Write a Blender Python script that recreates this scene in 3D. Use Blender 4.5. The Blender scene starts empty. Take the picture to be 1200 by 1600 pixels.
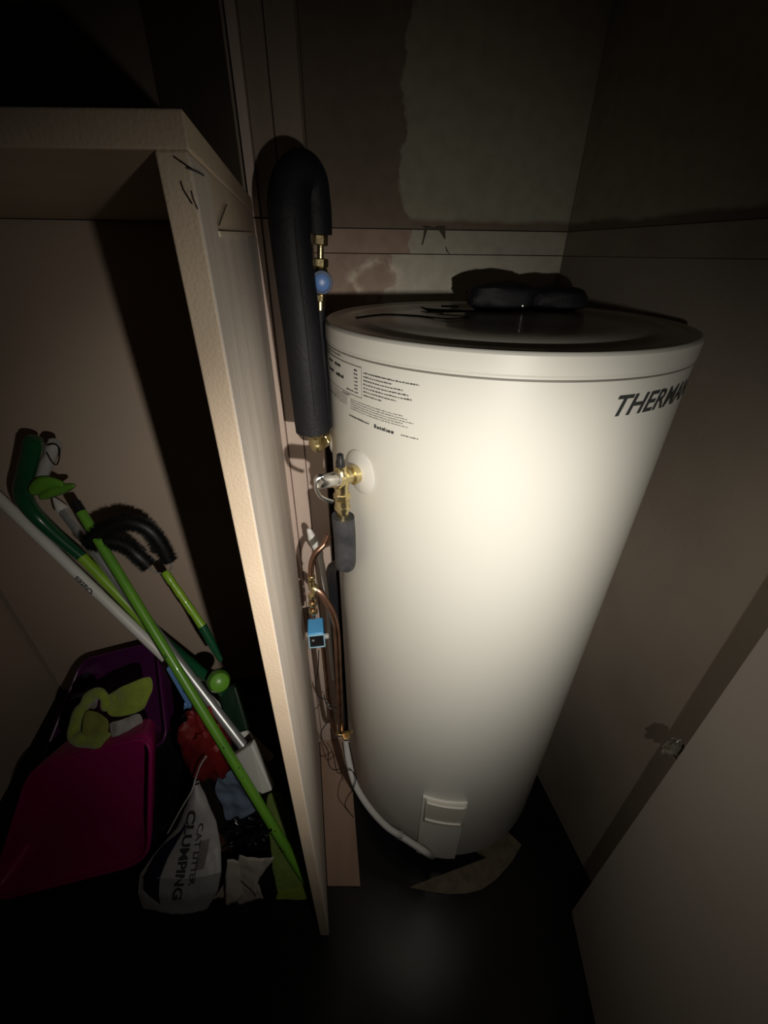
import bpy, bmesh, math, random
from mathutils import Vector, Matrix, noise
S = bpy.context.scene
C = S.collection
V = Vector

# ------------------------------------------------------------------ camera
H = 1.54                       # eye height above the floor
F, PITCH, ROLL = 657.0, 0.5515, 0.0125
cp, sp, cr, sr = math.cos(PITCH), math.sin(PITCH), math.cos(ROLL), math.sin(ROLL)
RIGHT = V((cr, sp * sr, cp * sr)); UP = V((-sr, sp * cr, cp * cr)); FWD = V((0, cp, -sp))
cam_d = bpy.data.cameras.new('camera'); cam = bpy.data.objects.new('camera', cam_d); C.objects.link(cam)
cam_d.sensor_fit = 'VERTICAL'; cam_d.sensor_height = 36; cam_d.lens = F / 1600 * 36
cam_d.clip_start = 0.01
cam.matrix_world = Matrix(((RIGHT.x, UP.x, -FWD.x, 0), (RIGHT.y, UP.y, -FWD.y, 0), (RIGHT.z, UP.z, -FWD.z, H), (0, 0, 0, 1)))
S.camera = cam

# ------------------------------------------------------------------ world, light, exposure
w = bpy.data.worlds.new('world'); S.world = w; w.use_nodes = True
w.node_tree.nodes['Background'].inputs[0].default_value = (0.9, 0.85, 0.75, 1)
w.node_tree.nodes['Background'].inputs[1].default_value = 0.0015
TORCH = V((0.155, -0.11, 1.43))
for nm, watts, cone in (('torch_hotspot', 21.0, 80), ('torch_spill', 9.0, 114)):     # the phone torch: hot spot and spill
    ld = bpy.data.lights.new(nm, 'SPOT'); lo = bpy.data.objects.new(nm, ld); C.objects.link(lo)
    lo.location = TORCH
    lo.rotation_euler = (V((0.017, 0.56, 1.052)) - TORCH).to_track_quat('-Z', 'Y').to_euler()
    ld.energy = watts; ld.color = (1.0, 0.94, 0.84); ld.spot_size = math.radians(cone); ld.spot_blend = 1.0
    ld.shadow_soft_size = 0.007
S.view_settings.view_transform = 'Standard'; S.view_settings.look = 'None'
S.view_settings.gamma = 1; S.view_settings.use_curve_mapping = False
S.view_settings.exposure = 0.0

# ------------------------------------------------------------------ measuring helpers (a picture point at a real depth)
def ray(px, py):
    return FWD + RIGHT * ((px - 600) / F) + UP * ((800 - py) / F)
CAM = V((0, 0, H))
def at(px, py, Y):
    d = ray(px, py); return CAM + d * (Y / d.y)
def at_z(px, py, z):
    d = ray(px, py); return CAM + d * ((z - H) / d.z)
def at_pl(px, py, p0, n):
    d = ray(px, py); return CAM + d * ((p0 - CAM).dot(n) / d.dot(n))

# ------------------------------------------------------------------ materials
MATS = {}
def mat(name, col, rough=0.6, metal=0.0, col2=None, scale=8, bump=0.0, bscale=60, coat=0.0, spec=0.5, stretch=(1, 1, 1), sheen=0, detail=6):
    if name in MATS: return MATS[name]
    m = bpy.data.materials.new(name); m.use_nodes = True; nt = m.node_tree; b = nt.nodes['Principled BSDF']
    b.inputs['Base Color'].default_value = (*col, 1); b.inputs['Roughness'].default_value = rough
    b.inputs['Metallic'].default_value = metal; b.inputs['Coat Weight'].default_value = coat
    b.inputs['Specular IOR Level'].default_value = spec
    if sheen: b.inputs['Sheen Weight'].default_value = sheen
    tc = nt.nodes.new('ShaderNodeTexCoord'); mp = nt.nodes.new('ShaderNodeMapping'); mp.inputs['Scale'].default_value = stretch
    nt.links.new(tc.outputs['Object'], mp.inputs[0])
    col2 = col2 or tuple(c * 0.82 for c in col)
    n = nt.nodes.new('ShaderNodeTexNoise'); n.inputs['Scale'].default_value = scale; n.inputs['Detail'].default_value = detail
    nt.links.new(mp.outputs[0], n.inputs['Vector'])
    r = nt.nodes.new('ShaderNodeValToRGB'); r.color_ramp.elements[0].position = 0.35; r.color_ramp.elements[1].position = 0.65
    r.color_ramp.elements[0].color = (*col, 1); r.color_ramp.elements[1].color = (*col2, 1)
    nt.links.new(n.outputs[0], r.inputs[0]); nt.links.new(r.outputs[0], b.inputs['Base Color'])
    if bump:
        n2 = nt.nodes.new('ShaderNodeTexNoise'); n2.inputs['Scale'].default_value = bscale; n2.inputs['Detail'].default_value = 4
        nt.links.new(mp.outputs[0], n2.inputs['Vector'])
        bp = nt.nodes.new('ShaderNodeBump'); bp.inputs['Strength'].default_value = bump; bp.inputs['Distance'].default_value = 0.004
        nt.links.new(n2.outputs[0], bp.inputs['Height']); nt.links.new(bp.outputs[0], b.inputs['Normal'])
    MATS[name] = m; return m

def torn_mat(name, x0, z0, pale, brown, flip=1, amp=0.10, zamp=0.03, smear=None):
    """plasterboard whose paper is torn off on one side (stains that belong to the wall itself)"""
    m = bpy.data.materials.new(name); m.use_nodes = True; nt = m.node_tree; N = nt.nodes.new; Lk = nt.links.new
    b = nt.nodes['Principled BSDF']; b.inputs['Roughness'].default_value = 0.8
    tc = N('ShaderNodeTexCoord'); sx = N('ShaderNodeSeparateXYZ'); Lk(tc.outputs['Object'], sx.inputs[0])
    n = N('ShaderNodeTexNoise'); n.inputs['Scale'].default_value = 9; n.inputs['Detail'].default_value = 8; Lk(tc.outputs['Object'], n.inputs['Vector'])
    def mth(op, a, c, clamp=False):
        k = N('ShaderNodeMath'); k.operation = op; k.use_clamp = clamp
        for i, v in enumerate((a, c)):
            if isinstance(v, (int, float)): k.inputs[i].default_value = v
            else: Lk(v, k.inputs[i])
        return k.outputs[0]
    nz = mth('SUBTRACT', n.outputs[0], 0.5)
    ex = mth('MULTIPLY', mth('SUBTRACT', mth('ADD', sx.outputs[0], mth('MULTIPLY', nz, amp * 2)), x0), 140 * flip)
    ez = mth('MULTIPLY', mth('SUBTRACT', mth('ADD', sx.outputs[2], mth('MULTIPLY', nz, zamp * 2)), z0), 110)
    f = mth('MINIMUM', mth('ADD', ex, 0.5, True), mth('ADD', ez, 0.5, True), True)
    n3 = N('ShaderNodeTexNoise'); n3.inputs['Scale'].default_value = 35; n3.inputs['Detail'].default_value = 6; Lk(tc.outputs['Object'], n3.inputs['Vector'])
    r = N('ShaderNodeMixRGB'); r.inputs[1].default_value = (*brown, 1); r.inputs[2].default_value = (*pale, 1); Lk(f, r.inputs[0])
    out = r.outputs[0]
    if smear:                          # scraped glue ring
        (cx, cz, rad) = smear
        dx = mth('SUBTRACT', sx.outputs[0], cx); dz = mth('MULTIPLY', mth('SUBTRACT', sx.outputs[2], cz), 1.3)
        d = mth('ADD', mth('POWER', mth('ADD', mth('MULTIPLY', dx, dx), mth('MULTIPLY', dz, dz)), 0.5), mth('MULTIPLY', nz, 0.10))
        g = mth('SUBTRACT', 1.0, mth('MULTIPLY', mth('ABSOLUTE', mth('SUBTRACT', d, rad), 0), 48), True)
        g = mth('MULTIPLY', g, mth('MULTIPLY', mth('SUBTRACT', n3.outputs[0], .40), 4.5, True), True)
        r2 = N('ShaderNodeMixRGB'); Lk(g, r2.inputs[0]); Lk(out, r2.inputs[1]); r2.inputs[2].default_value = (0.75, 0.66, 0.52, 1); out = r2.outputs[0]
    r3 = N('ShaderNodeMixRGB'); r3.blend_type = 'MULTIPLY'; r3.inputs[0].default_value = 0.35; Lk(out, r3.inputs[1])
    cr_ = N('ShaderNodeValToRGB'); cr_.color_ramp.elements[0].position = .3; cr_.color_ramp.elements[0].color = (.6, .55, .5, 1); cr_.color_ramp.elements[1].position = .6
    Lk(n3.outputs[0], cr_.inputs[0]); Lk(cr_.outputs[0], r3.inputs[2]); Lk(r3.outputs[0], b.inputs['Base Color'])
    bp = N('ShaderNodeBump'); bp.inputs['Strength'].default_value = 0.35; bp.inputs['Distance'].default_value = 0.002
    Lk(mth('ADD', f, n3.outputs[0]), bp.inputs['Height']); Lk(bp.outputs[0], b.inputs['Normal'])
    return m

M_tank = mat('tank_enamel', (0.70, 0.69, 0.635), 0.42, col2=(0.69, 0.68, 0.625), scale=3, bump=0.02, bscale=300, coat=0.05)
M_lid = mat('lid_enamel', (0.62, 0.60, 0.54), 0.22, col2=(0.55, 0.52, 0.47), scale=5)
M_groove = mat('groove_shadow_gap', (0.22, 0.21, 0.18), 0.6)
M_peach = mat('peach_paint', (0.66, 0.53, 0.395), 0.5, col2=(0.60, 0.48, 0.355), scale=10, bump=0.22, bscale=330)
M_grey = mat('paint_greyed_by_light', (0.70, 0.62, 0.55), 0.6, col2=(0.56, 0.50, 0.44), scale=14, bump=0.3, bscale=90, stretch=(1, 1, 0.15))  # greyer than the peach: grazing light on this face put into the colour
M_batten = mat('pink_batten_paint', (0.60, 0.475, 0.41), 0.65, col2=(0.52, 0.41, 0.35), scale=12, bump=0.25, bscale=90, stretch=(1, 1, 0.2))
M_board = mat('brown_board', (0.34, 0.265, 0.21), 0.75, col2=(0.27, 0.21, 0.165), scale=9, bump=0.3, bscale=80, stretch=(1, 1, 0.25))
M_wallL = mat('closet_wall_paint', (0.52, 0.40, 0.315), 0.8, col2=(0.47, 0.38, 0.30), scale=3, bump=0.15, bscale=120)
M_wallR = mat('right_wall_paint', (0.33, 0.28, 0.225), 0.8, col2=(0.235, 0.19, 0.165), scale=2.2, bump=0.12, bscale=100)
M_door = mat('door_paint', (0.33, 0.295, 0.265), 0.75, col2=(0.30, 0.26, 0.235), scale=2.5, bump=0.08, bscale=120)
M_ceil = mat('ceiling_paint', (0.25, 0.22, 0.19), 0.9)
M_dark = mat('dark_void_timber', (0.05, 0.04, 0.035), 0.9)
M_vinyl = mat('black_vinyl', (0.006, 0.006, 0.007), 0.22, col2=(0.010, 0.010, 0.011), scale=6, bump=0.06, bscale=14, spec=0.35)
M_floorb = mat('floor_timber', (0.38, 0.25, 0.18), 0.7, col2=(0.28, 0.18, 0.13), scale=9, bump=0.3, bscale=50, stretch=(1, .2, 1))
M_pad = mat('chipboard_pad', (0.20, 0.16, 0.11), 0.8, col2=(0.13, 0.105, 0.07), scale=40, bump=0.3, bscale=120)
M_foam = mat('black_foam', (0.010, 0.010, 0.013), 0.6, col2=(0.015, 0.0145, 0.018), scale=20, bump=0.2, bscale=150, spec=.3)
M_tape = mat('foam_tape_wrap', (0.022, 0.023, 0.028), 0.5, col2=(0.06, 0.06, 0.065), scale=22, bump=0.6, bscale=50)
M_brass = mat('brass', (0.78, 0.66, 0.36), 0.28, 1.0, col2=(0.62, 0.5, 0.27), scale=60, bump=0.1, bscale=200)
M_chrome = mat('nickel', (0.72, 0.70, 0.66), 0.25, 1.0, scale=40)
M_steel = mat('brushed_steel', (0.55, 0.56, 0.56), 0.36, 0.65, scale=60, stretch=(1, 1, .1))
M_copper = mat('copper', (0.52, 0.30, 0.21), 0.32, 1.0, col2=(0.30, 0.17, 0.12), scale=30)
M_blue = mat('blue_knob', (0.12, 0.25, 0.62), 0.35, col2=(0.16, 0.3, 0.68), scale=20)
M_blued = mat('dark_blue_rim', (0.02, 0.06, 0.16), 0.35)
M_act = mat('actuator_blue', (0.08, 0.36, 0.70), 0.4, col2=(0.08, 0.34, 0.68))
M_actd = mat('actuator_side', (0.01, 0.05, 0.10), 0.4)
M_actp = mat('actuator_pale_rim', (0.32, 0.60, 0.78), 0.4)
M_black = mat('black_plastic', (0.012, 0.012, 0.013), 0.35)
M_wplast = mat('white_plastic', (0.70, 0.69, 0.65), 0.4, col2=(0.66, 0.65, 0.61))
M_gplast = mat('grey_plastic', (0.46, 0.45, 0.43), 0.45)
M_hose = mat('grey_hose', (0.55, 0.54, 0.52), 0.5)
M_ink = mat('dark_print', (0.04, 0.045, 0.045), 0.5)
M_inkg = mat('faded_print', (0.17, 0.16, 0.14), 0.6)
M_stick = mat('white_sticker', (0.72, 0.71, 0.66), 0.5, col2=(0.70, 0.69, 0.645))
M_green = mat('bright_green_plastic', (0.14, 0.36, 0.03), 0.35, col2=(0.11, 0.30, 0.03), scale=12, coat=.2)
M_green2 = mat('lime_plastic', (0.25, 0.45, 0.03), 0.35, col2=(0.21, 0.40, 0.03), scale=20, coat=.2)
M_dgreen = mat('dark_green_plastic', (0.008, 0.085, 0.03), 0.28, col2=(0.008, 0.07, 0.03), coat=.3)
M_brist = mat('black_bristle', (0.008, 0.008, 0.008), 0.5)
M_purple = mat('purple_plastic', (0.085, 0.008, 0.08), 0.35, col2=(0.07, 0.006, 0.07))
M_mag = mat('magenta_plastic', (0.30, 0.006, 0.10), 0.35, col2=(0.26, 0.006, 0.09), scale=3)
M_navy = mat('navy_bag', (0.012, 0.014, 0.07), 0.5)
M_cloth = mat('lime_microfibre', (0.26, 0.33, 0.035), 0.95, col2=(0.20, 0.26, 0.03), scale=40, bump=0.8, bscale=220, sheen=.3)
M_gcloth = mat('grey_rag', (0.33, 0.31, 0.29), 0.95, col2=(0.25, 0.23, 0.21), scale=20, bump=0.6, bscale=200)
M_bcloth = mat('blue_grey_cloth', (0.17, 0.23, 0.33), 0.9, col2=(0.13, 0.18, 0.27), scale=15, bump=0.5, bscale=180)
M_red = mat('red_fabric', (0.20, 0.008, 0.008), 0.6, col2=(0.13, 0.006, 0.006), scale=12)
M_bluep = mat('blue_plastic', (0.18, 0.38, 0.78), 0.4)
M_gloss = mat('black_bin_liner', (0.008, 0.008, 0.009), 0.18, bump=0.7, bscale=35)
M_bag = mat('white_woven_bag', (0.40, 0.39, 0.38), 0.45, col2=(0.34, 0.335, 0.33), scale=6, bump=0.15, bscale=40)
M_paper = mat('crumpled_paper', (0.46, 0.41, 0.36), 0.85, col2=(0.40, 0.35, 0.30), scale=8)
M_mopg = mat('pale_green_mop', (0.20, 0.29, 0.06), 0.9, col2=(0.16, 0.24, 0.05), scale=40, bump=0.6, bscale=220)
M_wrap = mat('crumpled_clear_wrap', (0.32, 0.30, 0.24), 0.3, col2=(0.12, 0.11, 0.08), scale=30, bump=0.6, bscale=60)

# ------------------------------------------------------------------ mesh helpers
class MB:
    def __init__(s): s.v = []; s.f = []
    def add(s, vs, fs):
        k = len(s.v); s.v += [V(v) for v in vs]; s.f += [tuple(i + k for i in f) for f in fs]; return s
    def box(s, c, size, M=None):
        M = M or Matrix.Identity(3); c = V(c); h = [x / 2 for x in size]
        vs = [c + M @ V((x * h[0], y * h[1], z * h[2])) for x in (-1, 1) for y in (-1, 1) for z in (-1, 1)]
        return s.add(vs, [(0, 1, 3, 2), (4, 6, 7, 5), (0, 4, 5, 1), (2, 3, 7, 6), (0, 2, 6, 4), (1, 5, 7, 3)])
    def hexa(s, lo, hi):              # two quads (same winding) joined
        n = len(lo)
        return s.add(list(lo) + list(hi), [tuple(range(n))[::-1], tuple(range(n, 2 * n))] + [(i, (i + 1) % n, n + (i + 1) % n, n + i) for i in range(n)])
    def tube(s, pts, r, n=16, caps=True, closed=False):
        pts = [V(p) for p in pts]; m = len(pts)
        rs = r if isinstance(r, (list, tuple)) else [r] * m
        T = []
        for i in range(m):
            a = pts[max(i - 1, 0)]; b = pts[min(i + 1, m - 1)]; T.append((b - a).normalized())
        up = V((0, 0, 1)) if abs(T[0].z) < 0.9 else V((0, 1, 0))
        x = T[0].cross(up).normalized(); vs = []
        for i in range(m):
            x = (x - T[i] * x.dot(T[i])).normalized(); y = T[i].cross(x)
            for j in range(n):
                a = 2 * math.pi * j / n; vs.append(pts[i] + (x * math.cos(a) + y * math.sin(a)) * rs[i])
        fs = [(i * n + j, i * n + (j + 1) % n, (i + 1) * n + (j + 1) % n, (i + 1) * n + j) for i in range(m - 1) for j in range(n)]
        if caps: fs += [tuple(range(n))[::-1], tuple(range((m - 1) * n, m * n))]
        return s.add(vs, fs)
    def lathe(s, p0, ax, prof, n=32, caps=True):   # prof: (r, h) along the axis
        ax = V(ax).normalized(); up = V((0, 0, 1)) if abs(ax.z) < 0.9 else V((0, 1, 0))
        x = ax.cross(up).normalized(); y = ax.cross(x); vs = []
        for r, h in prof:
            for j in range(n):
                a = 2 * math.pi * j / n; vs.append(V(p0) + ax * h + (x * math.cos(a) + y * math.sin(a)) * r)
        m = len(prof)
        fs = [(i * n + j, i * n + (j + 1) % n, (i + 1) * n + (j + 1) % n, (i + 1) * n + j) for i in range(m - 1) for j in range(n)]
        if caps: fs += [tuple(range(n))[::-1], tuple(range((m - 1) * n, m * n))]
        return s.add(vs, fs)
    def grid(s, fn, nu, nv):
        vs = [fn(i / nu, j / nv) for j in range(nv + 1) for i in range(nu + 1)]
        return s.add(vs, [(j * (nu + 1) + i, j * (nu + 1) + i + 1, (j + 1) * (nu + 1) + i + 1, (j + 1) * (nu + 1) + i) for j in range(nv) for i in range(nu)])

def ob(name, mb, m, parent=None, smooth=True, bevel=0, solid=0, origin=None, angle=35, sub=0):
    me = bpy.data.meshes.new(name)
    bm = bmesh.new()
    vv = [bm.verts.new(v) for v in mb.v]
    for f in mb.f:
        try: bm.faces.new([vv[i] for i in f])
        except ValueError: pass
    if not solid: bmesh.ops.recalc_face_normals(bm, faces=bm.faces)
    bm.to_mesh(me); bm.free()
    me.materials.append(m)
    if smooth:
        me.shade_smooth(); me.set_sharp_from_angle(angle=math.radians(angle))
    o = bpy.data.objects.new(name, me); C.objects.link(o)
    if parent: o.parent = parent
    if solid:
        md = o.modifiers.new('solid', 'SOLIDIFY'); md.thickness = solid; md.offset = 0
    if bevel:
        md = o.modifiers.new('bevel', 'BEVEL'); md.width = bevel; md.segments = 2; md.limit_method = 'ANGLE'
    if sub:
        md = o.modifiers.new('sub', 'SUBSURF'); md.levels = sub; md.render_levels = sub
    return o
def tag(o, label=None, cat=None, group=None, kind=None):
    if label: o['label'] = label
    if cat: o['category'] = cat
    if group: o['group'] = group
    if kind: o['kind'] = kind
    return o
def thing(name, label, cat, group=None):
    o = bpy.data.objects.new(name, None); o.empty_display_size = 0.02; C.objects.link(o)
    return tag(o, label, cat, group)
def struct(o): o['kind'] = 'structure'; return o
def smoothpath(pts, k=6):             # Catmull-Rom
    pts = [V(p) for p in pts]; out = []
    for i in range(len(pts) - 1):
        p0 = pts[max(i - 1, 0)]; p1 = pts[i]; p2 = pts[i + 1]; p3 = pts[min(i + 2, len(pts) - 1)]
        for j in range(k):
            t = j / k
            out.append(0.5 * ((2 * p1) + (p2 - p0) * t + (2 * p0 - 5 * p1 + 4 * p2 - p3) * t * t + (3 * p1 - p0 - 3 * p2 + p3) * t ** 3))
    out.append(pts[-1]); return out
def pxpath(pts, k=6): return smoothpath([at(*p) for p in pts], k)
def hexnut(mb, p0, ax, r, h): mb.lathe(p0, ax, [(r * .86, 0), (r, h * .12), (r, h * .88), (r * .86, h)], 6)

_tc = {}
def text_mesh(txt, shear=0.0, offset=0.0, extrude=0.0):
    cu = bpy.data.curves.new('t', 'FONT'); cu.body = txt; cu.shear = shear; cu.offset = offset; cu.resolution_u = 3; cu.size = 1
    o = bpy.data.objects.new('t', cu); C.objects.link(o)
    dg = bpy.context.evaluated_depsgraph_get(); dg.update()
    me = bpy.data.meshes.new_from_object(o.evaluated_get(dg))
    vs = [v.co.copy() for v in me.vertices]; fs = [tuple(p.vertices) for p in me.polygons]
    bpy.data.objects.remove(o); bpy.data.curves.remove(cu); bpy.data.meshes.remove(me)
    x0 = min(v.x for v in vs); x1 = max(v.x for v in vs); y0 = min(v.y for v in vs); y1 = max(v.y for v in vs)
    return [((v.x - x0) / (x1 - x0), (v.y - y0) / (y1 - y0)) for v in vs], fs
def add_text(mb, txt, fn, **k):       # fn(u, v) -> point on a surface
    uv, fs = text_mesh(txt, **k); return mb.add([fn(*p) for p in uv], fs)

# ------------------------------------------------------------------ the setting
BW = lambda X: 1.17 + 0.09 * (X + 0.285)            # plan line of the back wall
PX = lambda Y: -0.132 - 0.189 * (Y - 0.36)           # plan line of the partition's tank side
RX = lambda Y: 0.727 - 0.23 * Y                      # plan line of the right wall
BN = V((-0.09, 1, 0)).normalized(); B0 = V((-0.285, 1.17, 0))
def atw(px, py): return at_pl(px, py, B0, BN)
ZT = 2.35
def slab(name, a, b, z0, z1, th, m, parent=None, off=0.0, bevel=0):   # vertical slab, room face on the line a-b, thickness away from the room (left of a->b)
    a = V((*a, 0)); b = V((*b, 0)); d = (b - a).normalized(); n = V((-d.y, d.x, 0))
    a = a - n * off; b = b - n * off
    q = [a, b, b + n * (th + off), a + n * (th + off)]
    mb = MB().hexa([V((p.x, p.y, z0)) for p in q], [V((p.x, p.y, z1)) for p in q])
    return ob(name, mb, m, parent, smooth=False, bevel=bevel)

floor = struct(ob('floor', MB().box((-0.4, 0.2, -0.03), (3.4, 2.4, 0.06)), M_vinyl, smooth=False))
ceiling = struct(ob('ceiling', MB().box((-0.4, 0.2, ZT + 0.03), (3.4, 2.4, 0.06)), M_ceil, smooth=False))
XL, XR = -1.31, RX(1.236)
wall_back = struct(slab('wall_back', (XL, BW(XL) + .012), (XR + .1, BW(XR + .1) + .012), 0, ZT, 0.06, M_dark))
LX = lambda Y: -1.25 - 0.19 * (Y - 0.7)
struct(slab('wall_left', (LX(-.6), -0.6), (LX(1.10), 1.10), 0, ZT, 0.06, M_wallL))
wall_right = struct(slab('wall_right', (RX(1.25), 1.25), (RX(-0.6), -0.6), 0, ZT, 0.06, M_dark))
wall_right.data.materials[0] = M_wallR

def bpiece(name, x0, x1, z0, z1, m, proud=0.0, gap=0.0012):
    o = slab(name, (x0 + gap, BW(x0 + gap)), (x1 - gap, BW(x1 - gap)), z0 + gap, z1 - gap, 0.0115, m, wall_back, off=proud)
    return o
def wx(px, py=356): return atw(px, py).x
ZL = atw(640, 358).z; ZM = atw(640, 397).z                                   # the two horizontal joints
xb0, xb1, xb2, xb3 = wx(396), wx(411), wx(443), wx(484)
x_corner = PX(1.16)
pale, brown = (0.56, 0.52, 0.42), (0.44, 0.32, 0.25)
M_torn_up = torn_mat('torn_plaster_upper', wx(630, 280), ZL + 0.020, (0.47, 0.445, 0.34), (0.26, 0.20, 0.15), amp=0.09, zamp=0.012)
M_torn_mid = torn_mat('torn_plaster_rail', wx(640, 375), ZM - 1, pale, brown, amp=0.12)
M_torn_low = torn_mat('torn_plaster_lower', wx(606, 430), ZM - 5, (0.60, 0.56, 0.46), brown, amp=0.10, smear=(wx(583, 440), atw(583, 440).z, 0.055))
YB = 0.885                              # boxed-in corner behind the pipes, built of upright boards
cb_ = [at(396, 356, YB).x, at(411, 356, YB).x, at(443, 356, YB).x, at(484, 356, YB).x]
boxing = struct(ob('wall_boxing', MB().hexa([V((cb_[0] - .012, YB + .012, 0)), V((cb_[3], YB + .012, 0)), V((cb_[3] - .04, 1.19, 0)), V((cb_[0] - .06, 1.16, 0))],
    [V((cb_[0] - .012, YB + .012, ZT)), V((cb_[3], YB + .012, ZT)), V((cb_[3] - .04, 1.19, ZT)), V((cb_[0] - .06, 1.16, ZT))]), M_dark, smooth=False))
boxing.data.materials[0] = M_board
q = [V((cb_[0] - .012, YB + .0115, 0)), V((cb_[0] - .005, 1.155, 0)), V((-.46, 1.145, 0))]
ob('shadow_infill', MB().hexa([p + V((0, 0, 1.6185)) for p in q], [p + V((0, 0, ZT)) for p in q]), mat('upper_closet_paint', (0.20, 0.15, 0.11), .85, bump=.15), boxing, smooth=False)  # sloping infill added to hide the boxing's shadow on the wall behind
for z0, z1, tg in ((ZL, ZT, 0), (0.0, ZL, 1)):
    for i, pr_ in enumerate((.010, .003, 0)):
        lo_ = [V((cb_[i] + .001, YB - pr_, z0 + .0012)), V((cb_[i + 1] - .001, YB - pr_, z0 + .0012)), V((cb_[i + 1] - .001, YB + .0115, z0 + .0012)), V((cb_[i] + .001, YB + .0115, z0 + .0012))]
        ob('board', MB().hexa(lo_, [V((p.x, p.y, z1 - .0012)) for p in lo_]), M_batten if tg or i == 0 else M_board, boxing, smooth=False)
bpiece('plaster_sheet', wx(462), XR + .01, ZL, ZT, M_torn_up)
bpiece('rail_board', wx(462), XR + .01, ZM, ZL, M_torn_mid, 0.002)
bpiece('plaster_sheet', wx(462), XR + .01, 0.0, ZM, M_torn_low, 0.0, .0008)
ZSB = 1.54 + 0.36 * math.tan(math.radians(8.93)); ZST = ZSB + 0.0205       # the shelf
bpiece('closet_sheet', XL, x_corner - 0.02, 0.0, ZSB, M_wallL)
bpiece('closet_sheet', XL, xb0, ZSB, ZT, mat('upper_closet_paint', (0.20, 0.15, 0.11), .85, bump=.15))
def rpiece(name, y0, y1, z0, z1, m, proud=.006, gap=.001):
    return slab(name, (RX(y1), y1), (RX(y0), y0), z0 + gap, z1 - gap, 0.0, m, wall_right, off=proud)
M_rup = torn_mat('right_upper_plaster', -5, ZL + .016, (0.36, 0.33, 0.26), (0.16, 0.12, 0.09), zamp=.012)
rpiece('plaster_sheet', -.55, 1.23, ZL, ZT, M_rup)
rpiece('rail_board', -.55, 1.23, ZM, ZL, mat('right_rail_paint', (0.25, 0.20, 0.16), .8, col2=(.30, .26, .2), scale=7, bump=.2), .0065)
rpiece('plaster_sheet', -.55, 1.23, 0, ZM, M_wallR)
# torn paper slivers on the joint
tp = MB()
def sliver(pts, wd, proud=0.004):
    P = [atw(*p) - BN * proud for p in pts]
    for i in range(len(P) - 1):
        a, b = P[i], P[i + 1]; x = V((1, .09, 0)).normalized()
        wa, wb = wd[i] / 2, wd[i + 1] / 2
        q = [a - x * wa, a + x * wa, b + x * wb, b - x * wb]
        tp.hexa(q, [p + BN * (proud - .0005) for p in q])
sliver([(666, 353), (663, 368), (659, 383)], [.010, .005, .003])
sliver([(688, 353), (692, 365), (695, 374)], [.022, .010, .002])
sliver([(696, 385), (698, 392), (702, 397)], [.001, .004, .001])
sliver([(664, 353), (676, 357), (692, 355)], [.02, .02, .02])
ob('torn_paper', tp, mat('torn_paper_dark', (0.10, 0.085, 0.06), .9), wall_back, smooth=False)

# partition between the two closets: peach painted board, shelf on top of it
part = struct(slab('wall_partition', (PX(1.165), 1.165), (PX(0.36), 0.36), 0.0, ZSB, 0.0, M_peach))
bpy.data.objects.remove(part)
th = 0.0225
a0 = V((PX(.36), .36, 0)); a1 = V((PX(1.16), 1.16, 0))
q = [a0 - V((th, 0, 0)), a0, a1, a1 - V((th, 0, 0))]
part = struct(ob('wall_partition', MB().hexa([p + V((0, 0, .0)) for p in q], [p + V((0, 0, ZSB)) for p in q]), M_peach, smooth=False, bevel=0.0015))
# lining sheet on its tank side
pn = V((0.983, 0.186, 0)).normalized()
def pat(px, py): return at_pl(px, py, a0 + pn * .0008, pn)
tA, tB = pat(341, 361), pat(394, 363)
sA = V((tA.x, tA.y, 0)); sB = V((tB.x, tB.y, 0))
e0 = V((PX(.3606), .3606, 0)) + pn * .0008; zt0 = ZSB - .004
def lining(name, p, qq, zp, zq, m, t=.0028):
    lo_ = [V((p.x, p.y, 0)), V((qq.x, qq.y, 0)), V((qq.x, qq.y, 0)) - pn * t, V((p.x, p.y, 0)) - pn * t]
    hi_ = [V((l.x, l.y, z)) for l, z in zip(lo_, (zp, zq, zq, zp))]
    return ob(name, MB().hexa(lo_, hi_), m, part, smooth=False)
eB = V((PX(1.155), 1.155, 0)) + pn * .0008
lining('lining_sheet', e0, V((tA.x, tA.y, 0)) - (tA - e0).normalized() * 0.0, ZSB - .003, ZSB - .003, M_grey)
lining('lining_sheet', sA, eB, tA.z, tB.z, M_grey)
# pale strip along the cut top of the lining
mb = MB(); A_, B_ = tA + pn * .0015, tB + pn * .0015
mb.hexa([A_, B_, B_ - V((0, 0, .004)), A_ - V((0, 0, .004))], [p - pn * .006 for p in (A_, B_, B_ - V((0, 0, .004)), A_ - V((0, 0, .004)))])
ob('edge_strip', mb, mat('pale_edge', (0.7, 0.6, 0.48), .6), part, smooth=False)
# cracks in the paint
ck = MB()
for pts in ([(289, 262), (303, 267), (317, 274)], [(297, 298), (300, 310), (307, 326)], [(353, 320), (347, 335), (341, 352)]):
    P = pxq = [pat(*p) + pn * .0006 for p in pts]
    ck.tube(P, .0006, 5)
ob('paint_crack', ck, M_dark, part)

shelf = ob('closet_shelf', MB().hexa([V((LX(.36) + .002, .36, ZSB)), V((PX(.36) + .001, .36, ZSB)), V((PX(1.14), 1.14, ZSB)), V((XL + .01, BW(XL) - .004, ZSB))],
                                [V((LX(.36) + .002, .36, ZST)), V((PX(.36) + .001, .36, ZST)), V((PX(1.14), 1.14, ZST)), V((XL + .01, BW(XL) - .004, ZST))]), M_peach, smooth=False, bevel=.0015)
tag(shelf, 'peach painted shelf board across the top of the left closet', 'shelf')

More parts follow.
